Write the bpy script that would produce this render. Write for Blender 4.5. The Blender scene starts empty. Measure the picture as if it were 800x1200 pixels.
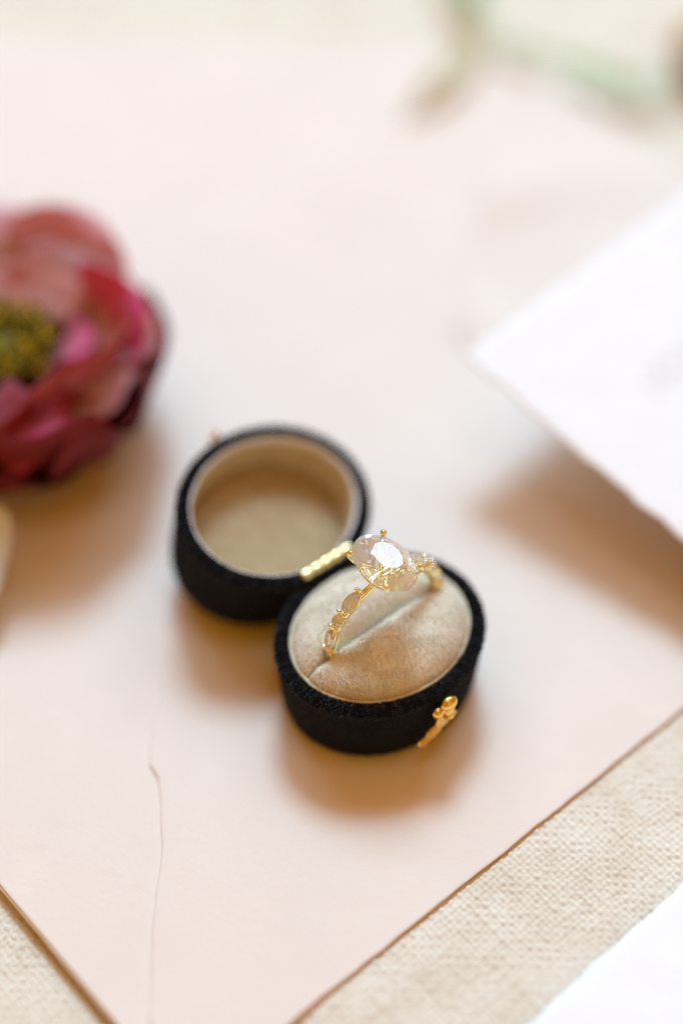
import bpy, bmesh, math, random
import numpy as np
from mathutils import Vector, Matrix, noise

random.seed(7)
rng = np.random.default_rng(7)
C = bpy.context.scene.collection
S = 0.01                      # every length below is in centimetres; S turns it into metres
sin, cos, pi = math.sin, math.cos, math.pi

# ------------------------------------------------------------------ camera
scene = bpy.context.scene
cam = bpy.data.cameras.new('camera')
cam_o = bpy.data.objects.new('camera', cam); C.objects.link(cam_o)
cam.sensor_fit = 'VERTICAL'; cam.sensor_height = 36; cam.sensor_width = 24
cam.lens = 65.85
cam_o.location = (-0.584 * S, -17.135 * S, 24.07 * S)
cam_o.rotation_euler = (math.radians(90 - 49.5), 0, 0)
cam.clip_start = 0.005; cam.clip_end = 20
cam.dof.use_dof = True
cam.dof.focus_distance = 27.30 * S
cam.dof.aperture_fstop = 2.8
cam.dof.aperture_blades = 0
scene.camera = cam_o

# ------------------------------------------------------------------ world, key light, exposure
world = bpy.data.worlds.new('World'); scene.world = world
world.use_nodes = True
bg = world.node_tree.nodes['Background']
bg.inputs[0].default_value = (1.0, 0.42, 0.015, 1); bg.inputs[1].default_value = 0.52   # warm room light
sun = bpy.data.lights.new('window_light', 'SUN')
sun.energy = 2.5; sun.angle = math.radians(16); sun.color = (0.44, 0.74, 1.0)
sun_o = bpy.data.objects.new('window_light', sun); C.objects.link(sun_o)
d = Vector((0.0, -0.79, -1.0))
sun_o.rotation_euler = d.to_track_quat('-Z', 'Y').to_euler()
sun_o.location = (-0.06, 0.25, 0.32)
top_fill = bpy.data.lights.new('overhead_fill_light', 'AREA')            # added neutral fill overhead, gives the diamond something white to reflect
top_fill.shape = 'DISK'; top_fill.size = 0.20; top_fill.energy = 0.30; top_fill.color = (0.93, 0.95, 1.0)
top_fill_o = bpy.data.objects.new('overhead_fill_light', top_fill); C.objects.link(top_fill_o)
top_fill_o.location = (0.05, -0.02, 0.75)
win = bpy.data.lights.new('window', 'AREA')                      # the rest of the bright window round the sun
win.shape = 'RECTANGLE'; win.size = 0.95; win.size_y = 0.40; win.energy = 5.3; win.color = (0.50, 0.77, 1.0)
win_o = bpy.data.objects.new('window', win); C.objects.link(win_o)
win_o.location = tuple(-0.9 * c_ for c_ in d.normalized()); win_o.rotation_euler = d.to_track_quat('-Z', 'Y').to_euler()
front_fill = bpy.data.lights.new('front_fill_light', 'AREA')             # added fill on the camera's side, for neutral highlights in gems and gold
front_fill.shape = 'RECTANGLE'; front_fill.size = 0.4; front_fill.size_y = 0.25; front_fill.energy = 0.12; front_fill.color = (0.90, 0.95, 1.0)
front_fill_o = bpy.data.objects.new('front_fill_light', front_fill); C.objects.link(front_fill_o)
front_fill_o.location = (0.38, -0.48, 0.38); front_fill_o.rotation_euler = Vector((-0.38, 0.48, -0.38)).to_track_quat('-Z', 'Y').to_euler()
scene.view_settings.view_transform = 'Standard'
scene.view_settings.look = 'None'
scene.view_settings.exposure = 0.05
scene.view_settings.gamma = 1.0
scene.render.engine = 'CYCLES'
cy = scene.cycles
cy.use_denoising = True; cy.filter_width = 1.1; cy.denoising_prefilter = 'NONE'
cy.max_bounces = 16; cy.transmission_bounces = 16; cy.glossy_bounces = 8; cy.diffuse_bounces = 2
cy.transparent_max_bounces = 16
cy.sample_clamp_indirect = 40.0; cy.blur_glossy = 0.0

# ------------------------------------------------------------------ materials
def new_mat(name):
    m = bpy.data.materials.new(name); m.use_nodes = True
    nt = m.node_tree
    return m, nt, nt.nodes['Principled BSDF']

def coords(nt, scale):
    tc = nt.nodes.new('ShaderNodeTexCoord'); mp = nt.nodes.new('ShaderNodeMapping')
    nt.links.new(tc.outputs['Object'], mp.inputs[0])
    mp.inputs['Scale'].default_value = scale if hasattr(scale, '__len__') else (scale,) * 3
    return mp.outputs[0]

def noise_tex(nt, vec, scale, detail=4, rough=0.6, dist=0.0):
    n = nt.nodes.new('ShaderNodeTexNoise'); nt.links.new(vec, n.inputs['Vector'])
    n.inputs['Scale'].default_value = scale; n.inputs['Detail'].default_value = detail
    n.inputs['Roughness'].default_value = rough; n.inputs['Distortion'].default_value = dist
    return n.outputs['Fac']

def ramp(nt, fac, stops):
    r = nt.nodes.new('ShaderNodeValToRGB'); nt.links.new(fac, r.inputs[0])
    e = r.color_ramp.elements
    while len(e) < len(stops): e.new(0.5)
    for k, (p, c) in enumerate(stops):
        e[k].position = p; e[k].color = (*c, 1)
    return r.outputs[0]

def bump(nt, fac, dist_cm, strength=1.0, normal=None):
    b = nt.nodes.new('ShaderNodeBump'); nt.links.new(fac, b.inputs['Height'])
    b.inputs['Distance'].default_value = dist_cm * S; b.inputs['Strength'].default_value = strength
    if normal is not None: nt.links.new(normal, b.inputs['Normal'])
    return b.outputs[0]

def paper_mat(name, col, var=0.03, fibre=0.004, sc=1.0, rough=0.85):
    m, nt, p = new_mat(name)
    v = coords(nt, 100)                                    # object space in cm
    big = noise_tex(nt, v, 0.5 * sc, 3)
    fine = noise_tex(nt, v, 9 * sc, 6, 0.65, 0.6)
    tooth = noise_tex(nt, v, 55 * sc, 3, 0.7)
    c0 = tuple(max(0, x * (1 - var)) for x in col); c1 = tuple(min(1, x * (1 + var)) for x in col)
    nt.links.new(ramp(nt, big, [(0.3, c0), (0.7, c1)]), p.inputs['Base Color'])
    n0 = bump(nt, noise_tex(nt, v, 1.1, 3, 0.5, 0.3), fibre * 8, 0.5)
    n1 = bump(nt, fine, fibre * 1.6, 0.8, n0)
    nt.links.new(bump(nt, tooth, fibre * 0.35, 0.6, n1), p.inputs['Normal'])
    p.inputs['Roughness'].default_value = rough
    p.inputs['Specular IOR Level'].default_value = 0.25
    return m

M = {}
M['blush'] = paper_mat('blush_paper', (0.825, 0.717, 0.637), 0.025)
M['white_paper'] = paper_mat('white_cotton_paper', (0.90, 0.89, 0.90), 0.008, 0.005)

def fabric_mat():
    m, nt, p = new_mat('natural_canvas')
    v = coords(nt, 100)
    a = noise_tex(nt, v, 1.3, 4); b = noise_tex(nt, v, 22, 5, 0.7)
    mx = nt.nodes.new('ShaderNodeMath'); mx.operation = 'ADD'
    nt.links.new(a, mx.inputs[0]); nt.links.new(b, mx.inputs[1])
    h = nt.nodes.new('ShaderNodeMath'); h.operation = 'MULTIPLY'; h.inputs[1].default_value = 0.5
    nt.links.new(mx.outputs[0], h.inputs[0])
    nt.links.new(ramp(nt, h.outputs[0], [(0.32, (0.67, 0.57, 0.43)), (0.5, (0.78, 0.70, 0.58)), (0.68, (0.85, 0.79, 0.68))]), p.inputs['Base Color'])
    f = noise_tex(nt, v, 60, 5, 0.7, 1.0)
    nt.links.new(bump(nt, f, 0.006, 0.8), p.inputs['Normal'])
    p.inputs['Roughness'].default_value = 0.95; p.inputs['Specular IOR Level'].default_value = 0.1
    return m
M['fabric'] = fabric_mat()

def gold_mat(name, col, rough):
    m, nt, p = new_mat(name)
    v = coords(nt, 100)
    p.inputs['Metallic'].default_value = 1
    p.inputs['Base Color'].default_value = (*col, 1)
    f = noise_tex(nt, v, 14, 4)
    r = nt.nodes.new('ShaderNodeMapRange'); nt.links.new(f, r.inputs[0])
    r.inputs[3].default_value = rough * 0.6; r.inputs[4].default_value = rough * 1.5
    nt.links.new(r.outputs[0], p.inputs['Roughness'])
    nt.links.new(bump(nt, noise_tex(nt, v, 25, 2), 0.0015, 0.5), p.inputs['Normal'])
    return m
M['gold'] = gold_mat('polished_yellow_gold', (1.0, 0.91, 0.56), 0.12)
M['brass'] = gold_mat('brass_fitting', (0.95, 0.64, 0.18), 0.26)
M['brass_pale'] = gold_mat('pale_brass', (0.93, 0.78, 0.42), 0.32)

def gem_mat(name, ior, milk):
    m = bpy.data.materials.new(name); m.use_nodes = True
    nt = m.node_tree; nt.nodes.clear()
    out = nt.nodes.new('ShaderNodeOutputMaterial')
    g = nt.nodes.new('ShaderNodeBsdfGlass'); g.inputs['Color'].default_value = (1, 1, 1, 1)
    g.inputs['IOR'].default_value = ior; g.inputs['Roughness'].default_value = 0.0
    d_ = nt.nodes.new('ShaderNodeBsdfTranslucent'); d_.inputs[0].default_value = (0.94, 0.96, 1.0, 1)
    e_ = nt.nodes.new('ShaderNodeBsdfDiffuse'); e_.inputs[0].default_value = (0.94, 0.96, 1.0, 1)
    m1 = nt.nodes.new('ShaderNodeMixShader'); m1.inputs[0].default_value = 0.5
    nt.links.new(d_.outputs[0], m1.inputs[1]); nt.links.new(e_.outputs[0], m1.inputs[2])
    m2 = nt.nodes.new('ShaderNodeMixShader'); m2.inputs[0].default_value = milk
    nt.links.new(g.outputs[0], m2.inputs[1]); nt.links.new(m1.outputs[0], m2.inputs[2])
    nt.links.new(m2.outputs[0], out.inputs['Surface'])
    return m
M['gem'] = gem_mat('clear_gemstone', 2.4, 0.13)
M['gem_small'] = gem_mat('small_clear_gemstone', 2.3, 0.22)

def cloth_mat(name, lo, hi, rough=0.8, sheen=0.3, bscale=40, bd=0.004, sheen_tint=(1, 1, 1)):
    m, nt, p = new_mat(name)
    v = coords(nt, 100)
    f = noise_tex(nt, v, bscale, 4, 0.7); g = noise_tex(nt, v, 3.0, 3)
    nt.links.new(ramp(nt, g, [(0.3, lo), (0.7, hi)]), p.inputs['Base Color'])
    nt.links.new(bump(nt, f, bd, 0.9), p.inputs['Normal'])
    p.inputs['Roughness'].default_value = rough
    p.inputs['Specular IOR Level'].default_value = 0.15
    p.inputs['Sheen Weight'].default_value = sheen
    p.inputs['Sheen Roughness'].default_value = 0.4
    p.inputs['Sheen Tint'].default_value = (*sheen_tint, 1)
    return m
M['black'] = cloth_mat('black_velvet', (0.004, 0.004, 0.005), (0.008, 0.008, 0.009), 0.95, 0.02, 60, 0.006, (0.6, 0.75, 1))
M['cream'] = cloth_mat('cream_velvet', (0.90, 0.86, 0.72), (0.95, 0.92, 0.82), 0.7, 0.6, 60, 0.006)
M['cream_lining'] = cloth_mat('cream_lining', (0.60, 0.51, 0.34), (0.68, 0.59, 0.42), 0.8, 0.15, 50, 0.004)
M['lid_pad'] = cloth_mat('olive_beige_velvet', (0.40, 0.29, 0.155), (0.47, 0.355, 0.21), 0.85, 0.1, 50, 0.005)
M['lip'] = cloth_mat('pale_satin_edge', (0.78, 0.76, 0.76), (0.86, 0.84, 0.84), 0.45, 0.2, 20, 0.004)

def fibre_mat(name, c0, c1, rough, spec=0.5, trans=0.0):
    m, nt, p = new_mat(name)
    at = nt.nodes.new('ShaderNodeAttribute'); at.attribute_name = 'shade'
    nt.links.new(ramp(nt, at.outputs['Fac'], [(0.0, c0), (1.0, c1)]), p.inputs['Base Color'])
    p.inputs['Roughness'].default_value = rough; p.inputs['Specular IOR Level'].default_value = spec
    if trans:
        tr = nt.nodes.new('ShaderNodeBsdfTranslucent'); mix = nt.nodes.new('ShaderNodeMixShader')
        nt.links.new([x for x in nt.nodes if x.type == 'VALTORGB'][0].outputs[0], tr.inputs[0])
        mix.inputs[0].default_value = trans
        nt.links.new(p.outputs[0], mix.inputs[1]); nt.links.new(tr.outputs[0], mix.inputs[2])
        nt.links.new(mix.outputs[0], nt.nodes['Material Output'].inputs['Surface'])
    return m
M['lint'] = fibre_mat('loose_cotton_fibre', (0.72, 0.62, 0.46), (0.92, 0.88, 0.80), 0.7, 0.2, 0.3)
M['cream_fibre'] = fibre_mat('cream_pile', (0.90, 0.83, 0.68), (1.0, 0.99, 0.95), 0.35, 0.8, 0.55)
M['black_fibre'] = fibre_mat('black_pile', (0.003, 0.003, 0.004), (0.05, 0.07, 0.10), 0.6, 0.3)

def petal_mat(name, inner, mid, edge, trans=0.25, under=None):
    m, nt, p = new_mat(name)
    at = nt.nodes.new('ShaderNodeAttribute'); at.attribute_name = 'shade'
    v = coords(nt, 100)
    n = noise_tex(nt, v, 1.6, 4)
    ad = nt.nodes.new('ShaderNodeMath'); ad.operation = 'MULTIPLY_ADD'
    nt.links.new(n, ad.inputs[0]); ad.inputs[1].default_value = 0.7; 
    sb = nt.nodes.new('ShaderNodeMath'); sb.operation = 'SUBTRACT'; nt.links.new(at.outputs['Fac'], sb.inputs[0]); sb.inputs[1].default_value = 0.35
    nt.links.new(sb.outputs[0], ad.inputs[2])
    rc = ramp(nt, ad.outputs[0], [(0.1, inner), (0.55, mid), (0.9, edge)]); glow = rc
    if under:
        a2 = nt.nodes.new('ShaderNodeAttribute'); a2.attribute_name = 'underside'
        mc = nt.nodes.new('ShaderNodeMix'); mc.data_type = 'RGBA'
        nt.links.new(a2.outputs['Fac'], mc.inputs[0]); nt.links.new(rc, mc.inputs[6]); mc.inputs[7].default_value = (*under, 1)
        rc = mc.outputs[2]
    nt.links.new(rc, p.inputs['Base Color'])
    nt.links.new(bump(nt, noise_tex(nt, v, 8, 4), 0.02, 0.5), p.inputs['Normal'])
    p.inputs['Roughness'].default_value = 0.6; p.inputs['Specular IOR Level'].default_value = 0.25
    # thin tissue lets light through
    tr = nt.nodes.new('ShaderNodeBsdfTranslucent'); mix = nt.nodes.new('ShaderNodeMixShader')
    nt.links.new(glow, tr.inputs[0])
    mix.inputs[0].default_value = trans
    out = nt.nodes['Material Output']
    nt.links.new(p.outputs[0], mix.inputs[1]); nt.links.new(tr.outputs[0], mix.inputs[2])
    nt.links.new(mix.outputs[0], out.inputs['Surface'])
    return m
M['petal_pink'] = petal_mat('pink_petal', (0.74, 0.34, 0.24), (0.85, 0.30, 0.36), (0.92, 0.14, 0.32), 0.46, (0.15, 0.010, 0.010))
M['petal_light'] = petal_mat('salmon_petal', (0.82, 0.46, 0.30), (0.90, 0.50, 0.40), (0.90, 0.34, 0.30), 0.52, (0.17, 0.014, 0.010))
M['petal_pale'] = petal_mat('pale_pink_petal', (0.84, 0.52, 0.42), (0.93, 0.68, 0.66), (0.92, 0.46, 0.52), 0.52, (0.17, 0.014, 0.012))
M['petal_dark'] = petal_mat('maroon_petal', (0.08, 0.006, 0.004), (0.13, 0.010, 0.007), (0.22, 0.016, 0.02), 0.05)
M['pistil'] = petal_mat('green_yellow_centre', (0.16, 0.14, 0.01), (0.34, 0.28, 0.01), (0.70, 0.48, 0.02), 0.05)
M['stamen'] = petal_mat('yellow_stamen', (0.14, 0.12, 0.006), (0.46, 0.38, 0.015), (0.85, 0.64, 0.05), 0.1)
M['cream_petal'] = petal_mat('cream_petal', (0.70, 0.70, 0.50), (0.80, 0.78, 0.66), (0.86, 0.84, 0.76), 0.3)
M['leaf_green'] = petal_mat('fresh_green_leaf', (0.28, 0.50, 0.16), (0.34, 0.56, 0.20), (0.42, 0.62, 0.26), 0.4)
M['leaf_sage'] = petal_mat('sage_leaf', (0.48, 0.62, 0.34), (0.54, 0.67, 0.40), (0.60, 0.71, 0.46), 0.4)
M['leaf_olive'] = petal_mat('olive_leaf_with_tan_tip', (0.52, 0.62, 0.26), (0.64, 0.64, 0.32), (0.76, 0.62, 0.40), 0.4)
M['stem'] = cloth_mat('green_stem', (0.58, 0.66, 0.38), (0.64, 0.71, 0.44), 0.6, 0, 10, 0.01)
M['tan'] = cloth_mat('tan_husk', (0.42, 0.24, 0.10), (0.58, 0.36, 0.18), 0.7, 0.05, 8, 0.03)
M['ink'] = paper_mat('pale_grey_ink', (0.80, 0.80, 0.81), 0.02)

# ------------------------------------------------------------------ mesh helpers
def link(name, me, mat, parent=None, smooth=True, mtx=None):
    me.materials.append(mat)
    if smooth:
        me.polygons.foreach_set('use_smooth', [True] * len(me.polygons))
    o = bpy.data.objects.new(name, me); C.objects.link(o)
    if parent is not None: o.parent = parent
    if mtx is not None: o.matrix_local = mtx
    return o

def mesh(name, verts, faces):
    """verts in cm"""
    me = bpy.data.meshes.new(name)
    v = np.asarray(verts, dtype=float) * S
    me.from_pydata(v.tolist(), [], faces); me.validate(); me.update()
    return me

def fix(me):
    bm = bmesh.new(); bm.from_mesh(me)
    bmesh.ops.recalc_face_normals(bm, faces=bm.faces); bm.to_mesh(me); bm.free(); return me

def grid_faces(nu, nv, wrap_u=False):
    f = []
    for i in range(nu if wrap_u else nu - 1):
        a = i * nv; b = ((i + 1) % nu) * nv
        for j in range(nv - 1):
            f.append((a + j, b + j, b + j + 1, a + j + 1))
    return f

def empty(name, label, cat, loc=(0, 0, 0), rz=0.0, group=None):
    o = bpy.data.objects.new(name, None); C.objects.link(o)
    o.empty_display_size = 0.01
    o.location = tuple(x * S for x in loc); o.rotation_euler = (0, 0, rz)
    o['label'] = label; o['category'] = cat
    if group: o['group'] = group
    return o

def tag(o, label=None, cat=None, kind=None):
    if label: o['label'] = label
    if cat: o['category'] = cat
    if kind: o['kind'] = kind
    return o

def oval_lathe(profile, a, b, n=192, wob=None, cap0=False, cap1=False):
    """profile: list of (inset, z) swept round an ellipse of half-axes a, b"""
    vs = []
    for k in range(n):
        th = 2 * pi * k / n
        for (dd, z) in profile:
            w = wob(th, dd, z) if wob else (0, 0)
            r = dd + w[0]
            vs.append(((a - r) * cos(th), (b - r) * sin(th), z + w[1]))
    m = len(profile)
    fs = grid_faces(n, m, True)
    if cap0: fs.append([k * m for k in range(n)][::-1])
    if cap1: fs.append([k * m + m - 1 for k in range(n)])
    return vs, fs

def tube(path, rad, n=12, caps=True, closed=False):
    path = [Vector(p) for p in path]; m = len(path)
    rads = rad if hasattr(rad, '__len__') else [rad] * m
    vs = []; fs = []
    up = Vector((0, 0, 1))
    prev = None
    for i, p in enumerate(path):
        if closed: t = path[(i + 1) % m] - path[i - 1]
        else: t = path[min(i + 1, m - 1)] - path[max(i - 1, 0)]
        t.normalize()
        if prev is None:
            x = t.cross(up)
            if x.length < 1e-3: x = t.cross(Vector((1, 0, 0)))
        else:
            x = prev - t * prev.dot(t)
        x.normalize(); prev = x; y = t.cross(x)
        for k in range(n):
            q = 2 * pi * k / n
            vs.append(p + (x * cos(q) + y * sin(q)) * rads[i])
    for i in range(m if closed else m - 1):
        a = i * n; b = ((i + 1) % m) * n
        for k in range(n):
            fs.append((a + k, a + (k + 1) % n, b + (k + 1) % n, b + k))
    if caps and not closed:
        fs.append(list(range(n))[::-1]); fs.append([(m - 1) * n + k for k in range(n)])
    return [tuple(v) for v in vs], fs

def join(*parts):
    V = []; F = []
    for vs, fs in parts:
        o = len(V); V += [tuple(v) for v in vs]; F += [[i + o for i in f] for f in fs]
    return V, F

def ball(c, r, n=14, m=9, sc=(1, 1, 1)):
    vs = []; fs = []
    for i in range(m + 1):
        ph = pi * i / m
        for k in range(n):
            q = 2 * pi * k / n
            vs.append((c[0] + r * sc[0] * sin(ph) * cos(q), c[1] + r * sc[1] * sin(ph) * sin(q), c[2] + r * sc[2] * cos(ph)))
    for i in range(m):
        for k in range(n):
            fs.append((i * n + k, (i + 1) * n + k, (i + 1) * n + (k + 1) % n, i * n + (k + 1) % n))
    return vs, fs

def fibres(name, P, D, L, W, mat, parent, shade=None):
    """one thin tapering triangle-pair per fibre, bent a little; P root points, D directions (numpy, cm)"""
    n = len(P)
    side = np.cross(D, rng.normal(size=(n, 3))); side /= np.linalg.norm(side, axis=1)[:, None] + 1e-9
    L = L[:, None]; W = W[:, None]
    bend = rng.normal(size=(n, 3)) * L * 0.22
    v0 = P - side * W; v1 = P + side * W
    mid = P + D * L * 0.55 + bend * 0.5
    v2 = mid + side * W * 0.7; v3 = mid - side * W * 0.7
    v4 = P + D * L + bend
    V = np.stack([v0, v1, v2, v3, v4], 1).reshape(-1, 3) * S
    me = bpy.data.meshes.new(name)
    me.vertices.add(n * 5); me.vertices.foreach_set('co', V.ravel())
    base = np.arange(n)[:, None] * 5
    idx = np.concatenate([base + np.array([[0, 1, 2, 3]]), base + np.array([[3, 2, 4]])], 1)
    me.loops.add(n * 7); me.loops.foreach_set('vertex_index', idx.ravel().astype(np.int32))
    me.polygons.add(n * 2)
    st = (np.arange(n)[:, None] * 7 + np.array([[0, 4]])).ravel()
    me.polygons.foreach_set('loop_start', st.astype(np.int32))
    me.update(calc_edges=True)
    if shade is None: shade = rng.random(n)
    at = me.attributes.new('shade', 'FLOAT', 'POINT')
    at.data.foreach_set('value', np.repeat(shade, 5).astype(np.float32))
    o = link(name, me, mat, parent, smooth=False)
    o['kind'] = 'stuff'
    return o

# ------------------------------------------------------------------ the setting: canvas on the table
EA = math.radians(40.9)                       # the envelope's long edge in the ground plane
E1 = Vector((cos(EA), sin(EA), 0)); E2 = Vector((-sin(EA), cos(EA), 0))
EC = Vector((-2.65, -6.99, 0))                # its near corner
CLOTH_Z = -0.29

def tensor_axis(lo, f0, f1, hi, fine, coarse):
    a = np.arange(f0, f1 + 1e-6, fine)
    l = -np.geomspace(0.3, f0 - lo + 0.3, coarse)[::-1] + f0 + 0.3 - 0.0
    h = np.geomspace(0.3, hi - f1 + 0.3, coarse) + f1 - 0.3
    return np.unique(np.round(np.concatenate([l[:-1], a, h[1:]]), 5))

def smooth_noise(u, v, sc, seed, amp=1.0):
    r = np.random.default_rng(seed); o = 0
    for k in range(5):
        f = sc * (1.7 ** k); a = r.uniform(0, 2 * pi, 3); q = r.uniform(0, 2 * pi)
        o = o + np.sin(f * (u * cos(q) + v * sin(q)) + a[0] + 1.3 * np.sin(f * 0.6 * (v * cos(q) - u * sin(q)) + a[1])) / (1.5 ** k)
    return o * amp / 2.2

def build_cloth():
    us = tensor_axis(-60, -4.2, 11.6, 80, 0.0205, 12)
    vs_ = tensor_axis(-60, -6.6, 4.4, 80, 0.0205, 12)
    U, V = np.meshgrid(us, vs_, indexing='ij')
    p = 0.092
    wu = U + smooth_noise(U, V, 0.5, 1, 0.10) + smooth_noise(U, V, 2.5, 2, 0.02) + smooth_noise(U, V, 16, 12, 0.010)
    wv = V + smooth_noise(U, V, 0.45, 3, 0.10) + smooth_noise(U, V, 2.7, 4, 0.03) + smooth_noise(U, V, 15, 14, 0.014)
    i = np.round(wu / p); j = np.round(wv / (p * 0.95))
    du = wu / p - i; dv = wv / (p * 0.95) - j
    rr = np.random.default_rng(5)
    tw = rr.uniform(0.75, 1.25, 4000); th = rr.uniform(0.75, 1.25, 4000)
    ii = (i.astype(int) % 4000); jj = (j.astype(int) % 4000)
    # slubs: thread thickness changes along the thread
    slub = 1 + 0.25 * np.sin(wv * 2.1 + ii * 1.7) * np.sin(wv * 0.7 + ii)
    slub2 = 1 + 0.25 * np.sin(wu * 1.9 + jj * 2.3) * np.sin(wu * 0.6 + jj)
    A = 0.016; R = 0.022
    zw = 0.006 + A * np.cos(pi * (wv / (p * 0.95) + i)) + R * tw[ii] * slub * np.sqrt(np.clip(1 - (du / 0.56) ** 2, 0, 1))
    zf = -A * np.cos(pi * (wu / p + j)) + R * 0.9 * th[jj] * slub2 * np.sqrt(np.clip(1 - (dv / 0.56) ** 2, 0, 1))
    hsh = np.abs(np.sin(i * 12.9898 + j * 78.233) * 43758.5453) % 1.0
    hsh2 = np.abs(np.sin(i * 39.3 + j * 11.7) * 24634.6345) % 1.0
    zw = zw + (hsh - 0.5) * 0.014; zf = zf + (hsh2 - 0.5) * 0.012
    Z = np.maximum(zw, zf) + smooth_noise(U, V, 9.0, 8, 0.003) + rr.normal(size=U.shape) * 0.0022
    fine = (U > -4.25) & (U < 11.65) & (V > -6.65) & (V < 4.45)
    w_ = np.clip((U - 0.1) / 2.8, 0, 1); y_ = np.clip((V - 1.0) / 4.0, 0, 1); lift = 0.22 * w_ * w_ * (3 - 2 * w_) * (1 - y_ * y_ * (3 - 2 * y_))
    Z = np.where(fine, Z, 0.03) + lift - 0.035 + smooth_noise(U, V, 0.25, 9, 0.012)
    X = EC.x + U * E1.x + V * E2.x; Y = EC.y + U * E1.y + V * E2.y
    co = np.stack([X, Y, Z + CLOTH_Z], -1).reshape(-1, 3) * S
    nu, nv = U.shape
    me = bpy.data.meshes.new('canvas_cloth')
    me.vertices.add(nu * nv); me.vertices.foreach_set('co', co.ravel())
    a = (np.arange(nu - 1)[:, None] * nv + np.arange(nv - 1)[None, :]).ravel()
    q = np.stack([a, a + nv, a + nv + 1, a + 1], 1)
    me.loops.add(q.size); me.loops.foreach_set('vertex_index', q.ravel().astype(np.int32))
    me.polygons.add(len(q)); me.polygons.foreach_set('loop_start', (np.arange(len(q)) * 4).astype(np.int32))
    me.update(calc_edges=True)
    return link('tablecloth', me, M['fabric'])
cloth = tag(build_cloth(), kind='structure')
def lint(n):
    u = rng.uniform(-3.5, 11, n); v = rng.uniform(-6.4, 4.0, n)
    keep = (u < 0.1) | (v < 0.1); u, v = u[keep], v[keep]; n = len(u)
    w_ = np.clip((u - 0.1) / 2.8, 0, 1); y_ = np.clip((v - 1.0) / 4.0, 0, 1)
    z = CLOTH_Z + 0.22 * w_ * w_ * (3 - 2 * w_) * (1 - y_ * y_ * (3 - 2 * y_)) - 0.005
    P = np.stack([EC.x + u * E1.x + v * E2.x, EC.y + u * E1.y + v * E2.y, z], 1)
    a = rng.uniform(0, 2 * pi, n); D = np.stack([np.cos(a), np.sin(a), rng.uniform(0.0, 0.35, n)], 1)
    o = fibres('lint', P, D, rng.uniform(0.04, 0.16, n), np.full(n, 0.0028), M['lint'], cloth)
lint(14000)

# ------------------------------------------------------------------ sheets of paper
def resample(poly, step, closed=True):
    out = []
    n = len(poly)
    for k in range(n if closed else n - 1):
        a = Vector(poly[k]); b = Vector(poly[(k + 1) % n]); m = max(1, int((b - a).length / step))
        for q in range(m): out.append(a.lerp(b, q / m))
    return out

def sheet(outline, z_of, thick, deckle=0.0, dscale=3.0, seed=0, bev=0.012, inner_step=1.2):
    """a sheet of paper: outline (2D, cm), top height z_of(x,y), slightly rounded edge; interior filled so that it can bend"""
    pts = []
    n = len(outline)
    for k, p in enumerate(outline):
        p = Vector((p[0], p[1], 0))
        if deckle:
            t = (Vector((*outline[(k + 1) % n][:2], 0)) - Vector((*outline[k - 1][:2], 0))).normalized()
            nrm = Vector((t.y, -t.x, 0))
            q = p * dscale + Vector((seed * 7.3, seed * 3.1, 0))
            p = p + nrm * deckle * (noise.noise(q) + 0.5 * noise.noise(q * 2.7) + 0.3 * noise.noise(q * 7))
        pts.append(p)
    cen = sum(pts, Vector()) / n
    def inset(dd):
        o = []
        for k, p in enumerate(pts):
            t = (pts[(k + 1) % n] - pts[k - 1]).normalized(); nrm = Vector((t.y, -t.x, 0))
            o.append(p - nrm * dd)
        return o
    area = sum(pts[k].x * pts[(k + 1) % n].y - pts[(k + 1) % n].x * pts[k].y for k in range(n))
    sg = 1 if area > 0 else -1
    bm = bmesh.new()
    rings = [(bev * 1.5, -thick), (0.0, -thick * 0.7), (0.0, -thick * 0.3), (bev * 1.2, 0.0), (bev * 6, 0.0)]
    V = []
    for dd, dz in rings:
        V.append([bm.verts.new((p.x * S, p.y * S, (z_of(p.x, p.y) + dz) * S)) for p in inset(dd * sg)])
    for r in range(len(V) - 1):
        for k in range(n):
            bm.faces.new((V[r][k], V[r][(k + 1) % n], V[r + 1][(k + 1) % n], V[r + 1][k]))
    top = bm.faces.new(V[-1]); bot = bm.faces.new(V[0][::-1])
    bmesh.ops.triangulate(bm, faces=[top, bot])
    bmesh.ops.recalc_face_normals(bm, faces=bm.faces)
    me = bpy.data.meshes.new('sheet'); bm.to_mesh(me); bm.free()
    return me

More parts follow.
